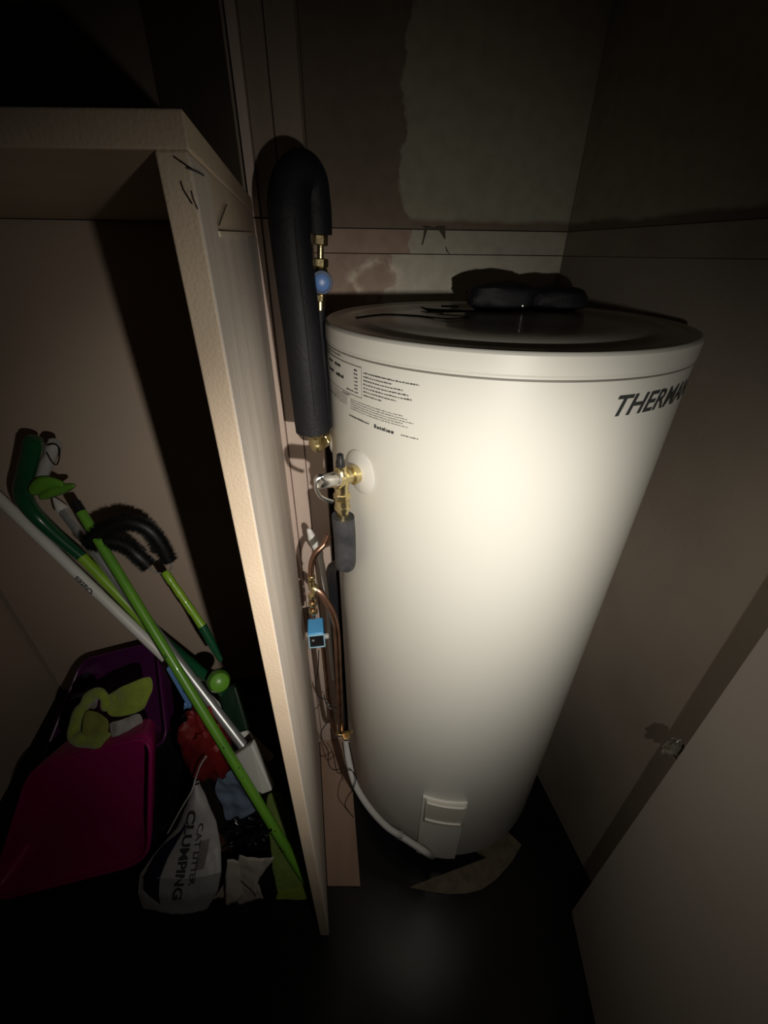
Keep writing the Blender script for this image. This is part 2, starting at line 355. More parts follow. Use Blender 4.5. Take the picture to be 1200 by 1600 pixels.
# open door leaf at the right
E0 = V((.530, .4135, 0)); E1 = V((.486, -0.084, 0)); dd = (E1 - E0).normalized(); dn = V((-dd.y, dd.x, 0))
if dn.x < 0: dn = -dn
q = [E0, E1, E1 + dn * .012, E0 + dn * .012]
door = struct(ob('door_1', MB().hexa([p + V((0, 0, .001)) for p in q], [p + V((0, 0, 2.05)) for p in q]), M_door, smooth=False, bevel=.001))

# bare boards on the floor
fb = [at_z(500, 1384, .004), at_z(563, 1384, .004)]
p0 = fb[0]; p1 = fb[1]
q = [V((PX(p0.y) + .004, p0.y, 0)), V((p1.x, p0.y, 0)), V((p1.x - .189 * .62 + .02, p0.y + .62, 0)), V((PX(p0.y + .62) + .004, p0.y + .62, 0))]
fbo = ob('floorboard', MB().hexa(q, [p + V((0, 0, .006)) for p in q]), M_floorb, floor, smooth=False)
pts = [(640, 1386), (670, 1393), (700, 1397), (728, 1396), (752, 1390), (775, 1374), (800, 1346), (815, 1320)]
P = [at_z(x, y, .003) for x, y in pts] + [V((.30, .70, 0)), V((.15, .62, 0)), at_z(760, 1340, .003)]
P = [V((p.x, p.y, 0)) for p in P]
pad = ob('base_pad', MB().hexa(P, [p + V((0, 0, .003)) for p in P]), M_pad, floor, smooth=False)

# ------------------------------------------------------------------ the water heater
TX, TY, TR = 0.202, 0.825, 0.31
Z0, Z1 = H - 1.486, H - 0.0965
TC = V((TX, TY, 0))
tank = thing('water_heater', 'tall cream electric hot water cylinder standing in the closet', 'water heater'); tank.location = (TX, TY, 0)
def ch(name, mb, m, parent=tank, **k):
    o = ob(name, mb, m, parent, **k)
    if parent.parent is None: o.matrix_parent_inverse = Matrix.Translation(parent.location).inverted()
    return o
NS = 160
ch('body', MB().lathe(TC, (0, 0, 1), [(TR - .012, Z0), (TR - .003, Z0 + .003), (TR, Z0 + .012), (TR, Z1 - .034), (TR - .0015, Z1 - .032), (TR - .0015, Z1 - .03), (TR - .002, Z1 - .02)], NS), M_tank)
ch('lid', MB().lathe(TC, (0, 0, 1), [(TR - .0016, Z1 - .0315), (TR + .0012, Z1 - .031), (TR + .0012, Z1 - .0285), (TR + .0002, Z1 - .0275), (TR + .0014, Z1 - .0265), (TR + .0014, Z1 - .004), (TR - .001, Z1 - .001), (TR - .004, Z1)], NS, caps=False), M_tank)
ch('lid_top', MB().lathe(TC, (0, 0, 1), [(TR - .004, Z1), (TR - .010, Z1 - .0006), (TR - .014, Z1 - .003), (TR - .05, Z1 - .003), (TR - .055, Z1 - .0005), (.12, Z1 - .0005), (.115, Z1 - .002), (.001, Z1 - .002)], NS, caps=False), M_lid)
ch('lid_seam', MB().lathe(TC, (0, 0, 1), [(TR + .0003, Z1 - .034), (TR + .0006, Z1 - .0335), (TR + .0006, Z1 - .032), (TR + .0003, Z1 - .0315)], NS, caps=False), M_groove)
ch('base_ring', MB().lathe(TC, (0, 0, 1), [(TR - .03, 0.0065), (TR - .03, Z0 + .002)], 96), M_black)

def cyl_uv(px, py, r=TR):             # ray / cylinder -> (theta, z)
    d = ray(px, py); ox, oy = -TX, -TY
    a = d.x ** 2 + d.y ** 2; b = 2 * (ox * d.x + oy * d.y); c = ox * ox + oy * oy - r * r
    disc = max(b * b - 4 * a * c, 0); t = (-b - math.sqrt(disc)) / (2 * a); p = CAM + d * t
    return math.atan2(p.y - TY, p.x - TX) % (2 * math.pi), p.z
def cpt(thh, z, r=TR): return V((TX + r * math.cos(thh), TY + r * math.sin(thh), z))
def cpatch(name, t0, t1, z0, z1, r1, m, parent=tank, n=10, r0=TR - .001, bevel=0):
    mb = MB(); lo_ = []
    ths = [t0 + (t1 - t0) * i / n for i in range(n + 1)]
    vs = [cpt(t, z, r) for r in (r0, r1) for z in (z0, z1) for t in ths]; k = n + 1
    fs = [(2 * k + i, 2 * k + i + 1, 3 * k + i + 1, 3 * k + i) for i in range(n)]
    fs += [(i, k + i, k + i + 1, i + 1) for i in range(n)]
    fs += [(i, i + 1, 2 * k + i + 1, 2 * k + i) for i in range(n)] + [(k + i, 3 * k + i, 3 * k + i + 1, k + i + 1) for i in range(n)]
    fs += [(0, 2 * k, 3 * k, k), (n, k + n, 3 * k + n, 2 * k + n)]
    mb.add(vs, fs); return ch(name, mb, m, parent, bevel=bevel)
# big lettering
tA0, zA0 = cyl_uv(957, 651); tA1, zA1 = cyl_uv(965, 618)
tE, _ = cyl_uv(1046, 640)
wl = (tE - tA0)                       # angle covered by THERM
_w = []
for _t in ('THERM', 'THERMANN'):
    _c = bpy.data.curves.new('t', 'FONT'); _c.body = _t; _o = bpy.data.objects.new('t', _c); C.objects.link(_o)
    bpy.context.view_layer.update(); _w.append(_o.dimensions.x); bpy.data.objects.remove(_o)
full = wl * _w[1] / _w[0]; zc0 = zA0
tm = MB()
add_text(tm, 'THERMANN', lambda u, v: cpt(tA0 + full * u, zc0 + .0275 * v, TR + .0006), shear=0.28, offset=0.022)
ch('brand_lettering', tm, M_ink, smooth=False)
# rating sticker and print
lt0, _ = cyl_uv(513, 575); lt1, lz1a = cyl_uv(564, 575); _, lz0a = cyl_uv(564, 621)
lw = lt1 - lt0
cpatch('rating_frame', lt0 - .012, lt1 + .004, lz0a - .0015, lz1a + .0015, TR + .0003, M_inkg)
cpatch('rating_sticker', lt0 - .012, lt1, lz0a, lz1a, TR + .0006, M_stick)
def S_(u, v, r=.0010): return cpt(lt0 + lw * u, lz0a + (lz1a - lz0a) * v, TR + r)   # sticker-relative
random.seed(4)
pr = MB(); pf = MB()
def word(mb, u0, u1, v, h, r=.0010):  # unreadable small print: a row of uneven strokes
    u = u0
    while u < u1:
        wv = random.uniform(.012, .035); hh = h * random.uniform(.6, 1)
        mb.add([S_(u, v, r), S_(min(u + wv, u1), v, r), S_(min(u + wv, u1), v + hh, r), S_(u, v + hh, r)], [(0, 1, 2, 3)])
        u += wv + random.uniform(.004, .012)
word(pr, .18, .34, .76, .10); word(pr, .42, .60, .76, .13)
word(pr, .18, .38, .42, .11); word(pr, .45, .66, .40, .13)
for i in range(7): word(pr, .885, .945, .84 - i * .125, .065)
word(pr, .72, .86, .09, .055)
for i, e in enumerate((1.72, 1.42, 1.55, 1.62, 1.65, 1.48, 1.3)): word(pr, 1.04, e, .85 - i * .125, .045, .0006)
word(pf, .15, .60, 1.14, .05, .0006)
for i in range(5): word(pf, .80, 1.62 + .06 * (i % 3 - 1), -.22 - i * .085, .035, .0006)
for i in range(5): word(pf, .36, .72, -.16 - i * .085, .03, .0006)
word(pr, .62, .78, -.11, .05, .0006); word(pr, .14, .40, -.45, .05, .0006)
word(pr, .76, 1.12, -.86, .07, .0006); word(pr, 1.2, 1.46, -.90, .14, .0006); word(pf, 1.55, 1.74, -.88, .05, .0006)
tag(ch('rating_print', pr, M_ink, smooth=False), kind='stuff'); tag(ch('fine_print', pf, M_inkg, smooth=False), kind='stuff')
# element cover low on the front
c0, cz1 = cyl_uv(663, 1243); c1, _ = cyl_uv(729, 1246); _, cz0 = cyl_uv(694, 1333)
cov = cpatch('element_cover', c0 - .01, c1 + .015, Z0 + .002, cz1 + .004, TR + .006, M_tank, bevel=.002)
cz_mid = cyl_uv(694, 1283)[1]
cap = cpatch('cover_cap', c0 + .02, c1 + .005, cz_mid, cz1, TR + .014, mat('cover_cap_plastic', (0.62, 0.59, 0.50), .35), bevel=.003)
for pyy in (1250, 1276):
    zz = cyl_uv(694, pyy)[1]
    cpatch('ridge', c0 + .03, c1 - .02, zz - .002, zz + .002, TR + .0175, M_tank, bevel=.0012, r0=TR + .012)

# ------------------------------------------------------------------ relief valve on its white collar
vt, vz = cyl_uv(563, 738); vn = V((math.cos(vt), math.sin(vt), 0)); vp = cpt(vt, vz)
lt = V((-vn.y, vn.x, 0))
coll = thing('pipe_collar', 'round white dished collar behind the relief valve', 'pipe collar'); coll.location = vp
ch('dish', MB().lathe(vp - vn * .001, vn, [(.038, 0), (.0385, .002), (.030, .006), (.014, .0085), (.013, .004)], 48), M_wplast, coll)
valve = thing('relief_valve', 'brass relief valve with chrome lever and black cap on the tank side', 'valve'); valve.location = vp + vn * .035
bp_ = vp + vn * .038
mb = MB()
mb.lathe(vp + vn * .004, vn, [(.010, 0), (.015, .001), (.0165, .008), (.0165, .014), (.012, .016), (.012, .030), (.0145, .032), (.015, .046), (.012, .050)], 32)
mb.lathe(bp_ + V((0, 0, .022)), (0, 0, -1), [(.008, 0), (.010, .002), (.010, .008), (.0125, .012), (.0135, .03), (.0115, .036), (.0115, .05)], 28)
ch('body', mb, M_brass, valve)
mb = MB(); hexnut(mb, bp_ + V((0, 0, -.026)), (0, 0, -1), .0145, .012); mb.lathe(bp_ + V((0, 0, -.038)), (0, 0, -1), [(.0125, 0), (.0125, .012), (.0138, .013), (.0138, .018), (.011, .019), (.010, .034)], 24)
ch('outlet', mb, M_brass, valve)
ch('cap', MB().lathe(bp_ + V((0, 0, .020)), (0, 0, 1), [(.0075, 0), (.0075, .01), (.006, .014), (.0055, .022), (.003, .024)], 20), M_black, valve)
bx = (at(503, 752, bp_.y - .035) - bp_); bl = bx.length; bxn = bx.normalized()
ch('bonnet', MB().lathe(bp_ + bxn * .010, bxn, [(.0115, 0), (.0125, .002), (.0125, .006), (.011, .007), (.011, .012), (.012, .013), (.012, bl - .006), (.009, bl - .001)], 28), M_chrome, valve)
ly = bp_.y - .038
ch('lever', MB().tube(pxpath([(505, 745, ly), (495, 749, ly - .004), (494, 762, ly - .006), (500, 775, ly - .006), (510, 781, ly - .004), (520, 784, ly)], 5), [.0032] * 26, 10), M_chrome, valve)

lag = thing('drain_lagging', 'short black taped foam sleeve under the relief valve', 'pipe insulation')
ld0 = bp_ + V((0, 0, -.072)); lag.location = ld0
pts = [ld0 + V((0, 0, -.0) ), ld0 + V((0, 0, -.004)), ld0 + V((.001, 0, -.03)), ld0 + V((.001, .001, -.07)), ld0 + V((0, .002, -.10)), ld0 + V((-.002, .003, -.112))]
ch('foam_sleeve', MB().tube(smoothpath(pts, 4), [.0195] * 17 + [.019, .0185, .017, .0145], 24), M_tape, lag)
dp = thing('drain_pipe', 'long dark sleeved drain pipe running down the tank side', 'pipe')
dY = ld0.y + .012
pth = [ld0 + V((-.004, .004, -.108)), at(518, 890, .68), at(521, 930, .735), at(527, 1030, .745), at(535, 1132, .735)]
dp.location = pth[0]
ch('pipe_sleeve', MB().tube(smoothpath(pth, 6), .0105, 18), M_foam, dp)

# ------------------------------------------------------------------ hot outlet, lagged riser
ht, hz = cyl_uv(523, 689, TR); ht = math.pi + .12
hp = cpt(ht, at(520, 689, .785).z); hn = V((math.cos(ht), math.sin(ht), 0))
col2 = thing('pipe_collar', 'white collar seen edge-on at the hot outlet below the riser', 'pipe collar'); col2.location = hp
ch('dish', MB().lathe(hp - hn * .001, hn, [(.024, 0), (.0245, .002), (.018, .005), (.012, .006)], 40), M_wplast, col2)
elb = thing('outlet_elbow', 'brass elbow joining the tank outlet to the lagged riser', 'pipe fitting'); elb.location = hp
PY = .735
e_top = at(492, 680, PY); e_c = V((e_top.x, PY, e_top.z - .022)); e_r = hp + hn * .003; e_r = V((e_r.x, e_r.y, e_c.z))
mb = MB().tube(smoothpath([e_top, e_c + V((0, 0, .006)), e_c + V((.004, .002, -.001)), e_c + (e_r - e_c) * .45], 4), .0115, 20)
mb.lathe(e_top + V((0, 0, .003)), (0, 0, -1), [(.014, 0), (.0155, .002), (.014, .006), (.011, .009)], 28)
ch('elbow', mb, M_brass, elb)
mb = MB(); hexnut(mb, e_c + (e_r - e_c) * .45, e_r - e_c, .0135, .012); mb.tube([e_c + (e_r - e_c) * .5, e_r], .008, 16)
ch('nut', mb, M_brass, elb)
riser = thing('lagged_riser_pipe', 'thick black foam lagged pipe bent over at the top', 'pipe'); riser.location = e_top
b0 = e_top + V((-.003, 0, .009))
pth = [b0, at(481, 600, PY), at(470, 500, PY), at(460, 420, PY), at(453, 350, PY), at(452, 312, PY + .004), at(458, 283, PY + .01), at(472, 270, PY + .02), at(484, 283, PY + .03), at(490, 310, PY + .035), at(493, 340, PY + .035), at(494, 366, PY + .035)]
pp = smoothpath(pth, 6); n_ = len(pp)
rad = [.0305 if i < n_ * .45 else .0305 - .006 * min(1, (i - n_ * .45) / (n_ * .35)) for i in range(n_)]
rad = [r * (1 + .03 * noise.noise(p * 20)) for r, p in zip(rad, pp)]
ch('foam_sleeve', MB().tube(pp, rad, 32), M_foam, riser)
ch('sleeve_seam', MB().tube([p + V((.012, -.0285, 0)) for p in pp[3:26]], .0008, 6), mat('seam_dark', (0.004, 0.004, 0.004), .8), riser)
cold = thing('isolating_valve', 'brass valve line with round blue knob above the tank rim', 'valve'); VY = .775
v0 = at(501, 366, VY); v1 = at(500, 484, VY); cold.location = v0; vd = (v1 - v0).normalized(); vl = (v1 - v0).length
for f_, r_, h_ in ((0, .0115, .14), (.30, .0125, .115), (.78, .0108, .10)):
    mb = MB(); hexnut(mb, v0 + vd * vl * f_, vd, r_, vl * h_); ch('nut', mb, M_brass, cold)
mb = MB().tube([v0, v0 + vd * vl * .35], .0055, 16).tube([v0 + vd * vl * .88, v0 + vd * vl], .0082, 16).lathe(v0 + vd * vl * .40, vd, [(.009, 0), (.0125, .006), (.0135, vl * .2), (.0125, vl * .36), (.009, vl * .39)], 24)
ch('valve_body', mb, M_brass, cold)
kc = v0 + vd * vl * .605; kd = (TORCH * .4 + CAM * .6 - kc); kd.z = -.02; kd.normalize()
kc = kc + V((.001, 0, 0))
ch('knob_rim', MB().lathe(kc + kd * .010, kd, [(.010, 0), (.0165, .003), (.0175, .008), (.0165, .013), (.0125, .0135), (.012, .012)], 40), M_blued, cold)
ch('knob_face', MB().lathe(kc + kd * .018, kd, [(.0125, 0), (.0118, .0045), (.009, .006), (.002, .0065)], 32), M_blue, cold)
lower = thing('lagged_branch_pipe', 'thin black sleeved pipe between lagged riser and tank', 'pipe'); lower.location = v1
ch('pipe_sleeve', MB().tube(smoothpath([v1, at(500, 520, VY), at(505, 580, VY - .01), at(509, 640, VY - .02), at(511, 668, VY - .02)], 5), .0085, 16), M_foam, lower)

# ------------------------------------------------------------------ copper pipework and blue actuator
def px_tube(name, pts, r, m, parent, n=16, k=6): return ch(name, MB().tube(pxpath(pts, k), r, n), m, parent)
CY = .70
cu = thing('copper_pipework', 'bent copper pipes with brass tee beside the tank', 'pipes'); cu.location = at(486, 900, CY)
px_tube('copper_pipe', [(514, 836, CY + .02), (507, 850, CY + .01), (494, 864, CY), (487, 880, CY), (486, 905, CY)], .0065, M_copper, cu)
px_tube('copper_pipe', [(490, 918, CY), (501, 926, CY - .004), (512, 944, CY - .01), (521, 963, CY - .015), (526, 990, CY - .02), (529, 1050, CY - .02), (533, 1142, CY - .025)], .0082, M_copper, cu)
px_tube('copper_pipe', [(487, 935, CY), (489, 965, CY)], .0062, M_copper, cu)
px_tube('copper_pipe', [(505, 1010, CY), (509, 1050, CY), (514, 1095, CY), (522, 1138, CY - .01), (528, 1147, CY - .015)], .0058, M_copper, cu)
mb = MB()
for (x, y, r, h) in ((486, 899, .0085, .010), (486, 907, .0078, .026), (487, 928, .0085, .012), (488, 940, .0095, .012), (489, 951, .0102, .014)):
    p = at(x, y, CY); mb.lathe(p, (0, 0, -1), [(r * .85, 0), (r, h * .2), (r, h * .8), (r * .85, h)], 20)
a_ = at(488, 917, CY); b_ = at(499, 925, CY - .004); mb.lathe(a_, b_ - a_, [(.0088, 0), (.0100, .004), (.0100, .011), (.0085, .013)], 20)
ch('brass_tee', mb, M_brass, cu)
# bottom connector
bc = thing('hose_connector', 'small brass connector where copper pipe meets grey hose', 'pipe fitting'); q0 = at(532, 1143, CY - .025); bc.location = q0
mb = MB(); hexnut(mb, q0, (0, 0, -1), .0115, .009); ch('nut', mb, M_brass, bc)
mb = MB(); hexnut(mb, at(541, 1149, CY - .04), (0.1, 0, -1), .0125, .010); ch('nut', mb, M_brass, bc)
ch('wing_screw', MB().tube([at(526, 1147, CY - .02), at(550, 1143, CY - .04)], .0045, 12), M_brass, bc)
# actuator
act = thing('valve_actuator', 'blue box actuator with black front on the copper pipe', 'actuator'); AY = CY - .018
pf_ = at(494, 991, AY - .012); act.location = pf_
rz = Matrix.Rotation(math.radians(9), 3, 'Z')
W_, D_, H_ = .037, .050, .041
tc_ = pf_ + rz @ V((0, D_ / 2, -H_ / 2))
ch('housing', MB().box(tc_, (W_, D_, H_), rz), M_actd, act, bevel=.004)
ch('cover', MB().box(tc_ + rz @ V((-.0012, -.001, H_ / 2)), (W_ - .001, D_ - .001, .006), rz), M_act, act, bevel=.0028)
fr = tc_ + rz @ V((0, -D_ / 2 - .0015, 0))
fm = MB()
for dx, dz, sx_, sz_ in ((0, H_ / 2 - .0012, W_, .0032), (0, -H_ / 2 + .0012, W_, .0032), (-W_ / 2 + .0013, 0, .0028, H_), (W_ / 2 - .0013, 0, .0028, H_)):
    fm.box(fr + rz @ V((dx, 0, dz)), (sx_, .004, sz_), rz)
ch('front_rim', fm, M_actp, act, bevel=.001)
ch('front_panel', MB().box(fr + rz @ V((0, .0008, 0)), (W_ - .003, .003, H_ - .003), rz), M_black, act)
ch('button', MB().lathe(fr + rz @ V((-.008, -.001, .004)), rz @ V((0, -1, 0)), [(.0032, 0), (.003, .001), (.001, .0012)], 16), mat('button_grey', (.25, .27, .29), .4), act)
ch('side_nut', MB().lathe(tc_ + rz @ V((W_ / 2, -.004, -.012)), rz @ V((1, 0, 0)), [(.007, 0), (.007, .008), (.004, .010)], 16), M_gplast, act)
# wires
wr = thing('control_wires', 'thin black wires dangling from the blue actuator', 'wire'); wr.location = at(498, 1018, .70)
for pts in ([(498, 1016, .69), (497, 1045, .69), (493, 1070, .68), (497, 1088, .68), (508, 1093, .67), (516, 1103, .66), (527, 1106, .65)],
            [(506, 1085, .68), (510, 1100, .67), (519, 1110, .66), (521, 1120, .66), (508, 1133, .66), (501, 1147, .65), (505, 1160, .65), (513, 1175, .64), (513, 1192, .63), (522, 1203, .62), (540, 1198, .61)],
            [(511, 1160, .66), (520, 1177, .64), (524, 1196, .63), (529, 1208, .62), (547, 1203, .60), (556, 1215, .59), (552, 1232, .585), (543, 1245, .585), (539, 1258, .585), (545, 1268, .58), (552, 1277, .575)],
            [(545, 1160, .65), (553, 1195, .62), (557, 1218, .60)], [(535, 1160, .66), (541, 1196, .63), (551, 1236, .595)]):
    ch('wire', MB().tube(pxpath(pts, 5), .0013, 8), M_black, wr)
# grey hose into the tank foot
hs = thing('grey_hose', 'grey flexible hose curving round the tank foot', 'hose')
hpth = [(540, 1150, .665), (545, 1190, .635), (556, 1228, .60), (578, 1263, .568), (604, 1291, .54), (628, 1307, .522), (654, 1324, .50), (668, 1333, .492)]
hs.location = at(*hpth[0])
hp3 = [at(*p) for p in hpth]; hp3.append(at(675, 1337, .508))
ch('hose', MB().tube(smoothpath(hp3, 7), .0088, 18), M_hose, hs)
cpn = at(625, 1305, .525); cd = (at(632, 1309, .52) - at(618, 1301, .53)).normalized()
mb = MB().lathe(cpn - cd * .006, cd, [(.0092, 0), (.0108, 0), (.0108, .012), (.0092, .012)], 24, caps=False); mb.box(cpn + V((.0, -.006, .010)), (.012, .008, .008)); mb.tube([cpn + V((-.008, -.006, .010)), cpn + V((.009, -.006, .010))], .0028, 10)
ch('hose_clamp', mb, M_steel, hs)
# white plastic pipe behind
wp = thing('white_conduit', 'slim white pipe wrapped at the top behind copper pipes', 'pipe'); WY = .80; wp.location = at(500, 860, WY)
px_tube('conduit', [(497, 850, WY), (505, 895, WY), (513, 950, WY), (518, 1020, WY), (522, 1060, WY)], .0068, M_wplast, wp)
mb = MB(); random.seed(8)
pth = pxpath([(482, 826, WY), (486, 836, WY), (491, 848, WY), (499, 862, WY), (503, 874, WY)], 5)
ch('tape_wrap', MB().tube(pth, [.004 + .007 * math.sin(math.pi * i / (len(pth) - 1)) + .002 * noise.noise(p * 90) for i, p in enumerate(pth)], 14), M_wplast, wp)

# ------------------------------------------------------------------ things on the lid
ZL_ = Z1 - .0005
def lump(mb, c, rx, ry, rz_, seed, amp=.12, n=26, m_=14, rot=0, fl=.0):
    R_ = Matrix.Rotation(rot, 3, 'Z')
    def fn(u, v):
        a = u * 2 * math.pi; b = (v - .5) * math.pi
        se = lambda x: math.copysign(abs(x) ** .6, x)
        d = V((se(math.cos(a)) * math.cos(b), se(math.sin(a)) * math.cos(b), se(math.sin(b))))
        k = 1 + amp * noise.noise(d * 1.6 + V((seed, 0, 0))) + amp * .5 * noise.noise(d * 4 + V((0, seed, 0)))
        p = V((d.x * rx * k, d.y * ry * k, d.z * rz_ * k)); 
        if fl and p.z < -rz_ * fl: p.z = -rz_ * fl
        return V(c) + R_ @ p
    return mb.grid(fn, n, m_)
f1c = at_z(786, 488, ZL_); f2c = at_z(868, 489, ZL_)
fo = thing('foam_offcut', 'larger black foam bundle lying left on the tank lid', 'foam offcut'); fo.location = (f1c.x, f1c.y + .035, ZL_)
ch('foam', lump(MB(), (f1c.x, f1c.y + .035, ZL_ + .024), .072, .036, .027, 3, .14, 40, 20, .05, .9), M_foam, fo)
ch('tape_tail', MB().tube([at_z(658, 480, ZL_ + .004), at_z(668, 484, ZL_ + .003), at_z(700, 486, ZL_ + .003), at_z(745, 486, ZL_ + .005)], [.0015, .003, .0028, .002], 8), M_foam, fo)
ch('glint_dot', MB().lathe((f1c.x + .038, f1c.y + .002, ZL_ + .012), (0, -1, .1), [(.003, 0), (.0025, .0015), (.0008, .002)], 12), M_chrome, fo)  # chrome dot added to stand for a glint on the foam
fo2 = thing('foam_offcut', 'smaller black foam bundle lying right on the tank lid', 'foam offcut'); fo2.location = (f2c.x, f2c.y + .035, ZL_)
ch('foam', lump(MB(), (f2c.x + .010, f2c.y + .040, ZL_ + .021), .060, .034, .024, 9, .16, 40, 20, -.1, .9), M_foam, fo2)
st = ob('flat_stick', MB().box(at_z(703, 478.5, ZL_ + .004) + V((0, 0, .0)), (.036, .006, .004)), M_black, bevel=.0005); tag(st, 'short flat black stick on the tank lid left of the foam', 'stick')
lw_ = ob('lid_wire', MB().tube(smoothpath([at_z(556, 496, ZL_ + .001), at_z(600, 491, ZL_ + .001), at_z(650, 493, ZL_ + .001), at_z(700, 498, ZL_ + .001), at_z(733, 495, ZL_ + .001)], 6), .0011, 8), M_black)
tag(lw_, 'thin black wire lying across the left of the tank lid', 'wire')

# ------------------------------------------------------------------ scrap hanging at the door edge
sc = thing('wrap_scrap', 'crumpled wrap scrap hooked on the door edge at right', 'scrap'); eY = .4185
c1_ = at(1052, 1168, eY + .012); c2_ = at(1069, 1214, eY - .016); sc.location = c1_
def crum(mb, c, r, seed, n=10):
    def fn(u, v):
        a = u * 2 * math.pi; b = (v - .5) * math.pi
        d = V((math.cos(a) * math.cos(b), math.sin(a) * math.cos(b), math.sin(b)))
        k = 1 + .5 * noise.noise(d * 2.2 + V((seed, 1, 2)))
        return c + V((d.x * r[0], d.y * r[1], d.z * r[2])) * k
    return mb.grid(fn, n * 2, n)
ch('upper_scrap', crum(MB(), c1_, (.017, .008, .026), 2), M_wrap, sc, angle=15)
ch('lower_scrap', crum(MB(), c2_, (.012, .007, .020), 6), M_wrap, sc, angle=15)
ch('hook', MB().tube([at(1054, 1178, eY + .006), at(1060, 1192, eY - .004), at(1066, 1199, eY - .012), at(1069, 1205, eY - .014)], .0018, 8), M_chrome, sc)

# ------------------------------------------------------------------ left closet: mops, brush and poles
def pole(parent, name, p0, p1, r, m, n=18, r1=None):
    return ch(name, MB().tube([p0, p1], [r, r1 or r], n), m, parent)
# bright green pole in front
ga, gb = at(127, 800, .93), at(489, 1393, .425); gd = (gb - ga).normalized(); gl = (gb - ga).length
gp = thing('green_pole', 'long bright green pole with dark tip crossing in front', 'mop pole'); gp.location = gb
pole(gp, 'shaft', ga, ga + gd * gl * .93, .0125, M_green)
pole(gp, 'foot_sleeve', ga + gd * gl * .93, gb, .0125, M_green, r1=.0105)
pole(gp, 'tip', ga - gd * .030, ga, .0125, M_black)
mk = MB()
sdir = gd.cross(V((0, -1, .3))).normalized(); fdir = sdir.cross(gd).normalized()
if fdir.y > 0: fdir = -fdir
random.seed(5)
for i in range(14):
    t = random.uniform(.35, .9); a = random.uniform(-.9, .9); p = ga + gd * gl * t + (fdir * math.cos(a) + sdir * math.sin(a)) * .0125
    mk.tube([p, p + gd * random.uniform(.003, .010)], .0011, 5)
tag(ch('scuff_marks', mk, M_black, gp), kind='stuff')
# silver pole with flat mop
sa = at(99, 798, 1.02); sb = at(380, 1165, .66); sd = (sb - sa).normalized()
sm = thing('flat_mop', 'steel pole mop with white clamp and pale green cloth', 'mop'); sm.location = at_z(460, 1405, .0)
pole(sm, 'shaft', sa, sb, .0135, M_steel)
ch('end_cone', MB().tube([sa, sa - sd * .004, sa - sd * .022, sa - sd * .045], [.0165, .0165, .012, .004], 18), M_wplast, sm)
qd = [at(352, 1190, .64), at(393, 1163, .64), at(425, 1236, .565), at(409, 1242, .565), at(374, 1218, .60)]
qb = [p + V((.002, .022, -.008)) for p in qd]
ch('clamp', MB().hexa(qd, qb), M_wplast, sm, smooth=False, bevel=.004)
def bil(c, u, v): return (c[0] * (1 - u) + c[1] * u) * (1 - v) + (c[3] * (1 - u) + c[2] * u) * v
def cloth(corners, seed, amp, freq=9, nu=26, nv=26, wave=0, rnd=.16):
    cs = [V(c) for c in corners]; nn = (cs[1] - cs[0]).cross(cs[3] - cs[0]).normalized()
    def fn(u, v):
        a_ = (abs(2 * u - 1) * abs(2 * v - 1)) ** 3 * rnd; u = .5 + (u - .5) * (1 - a_); v = .5 + (v - .5) * (1 - a_)
        p = bil(cs, u, v); k = noise.noise(p * freq + V((seed, seed * 2, 0))) + .5 * noise.noise(p * freq * 2.7 + V((0, seed, 3)))
        e = V((noise.noise(p * freq * 1.3 + V((9, seed, 0))), noise.noise(p * freq * 1.3 + V((seed, 7, 0))), 0)) * amp * .8
        return p + nn * (amp * k + wave * math.sin(u * 12 + seed)) + e
    return MB().grid(fn, nu, nv)
mc = [at(415, 1238, .61), at(442, 1236, .60), at(486, 1400, .44), at(434, 1414, .425)]
ch('mop_cloth', cloth(mc, 3, .005, 12), M_mopg, sm, solid=.006)
hem = [mc[3] + (mc[0] - mc[3]) * .13, mc[2] + (mc[1] - mc[2]) * .13, mc[2], mc[3]]
ch('hem', cloth([p + V((0, -.004, .001)) for p in hem], 3, .004, 12, 20, 6), mat('lime_hem', (.22, .30, .02), .9), sm, solid=.007)
# dark green handled mop
dg = thing('spray_mop', 'dark green crooked mop handle on a lime green shaft', 'mop'); dY = .96
hpts = [(54, 684, dY), (50, 705, dY), (42, 740, dY), (36, 765, dY), (42, 787, dY), (62, 812, dY), (95, 843, dY - .01), (130, 872, dY - .02)]
dg.location = at_z(400, 1230, .0)
pth = pxpath(hpts, 6); n_ = len(pth)
ch('grip', MB().tube(pth, [(.010 if i == 0 else .018 if i < 3 else .0215) if i < n_ * .55 else .0215 - .007 * (i / n_ - .55) / .45 for i in range(n_)], 20), M_dgreen, dg)
la, lb = at(128, 870, dY - .022), at(243, 990, dY - .09)
pole(dg, 'shaft', la, lb, .0145, M_green2)
pole(dg, 'lower_shaft', lb, at(352, 1082, .74), .014, M_dgreen)
ch('nozzle', MB().tube([at(62, 752, dY - .005), at(74, 722, dY - .005), at(79, 712, dY - .005), at(84, 698, dY - .005), at(86, 690, dY - .005)], [.012, .0155, .014, .017, .013], 16), M_gplast, dg)
ch('wire_loop', MB().tube(pxpath([(74, 696, dY - .03), (84, 694, dY - .03), (93, 701, dY - .03), (91, 722, dY - .03), (84, 725, dY - .03), (73, 707, dY - .03)], 5), .0016, 8), M_black, dg)
tr = MB()
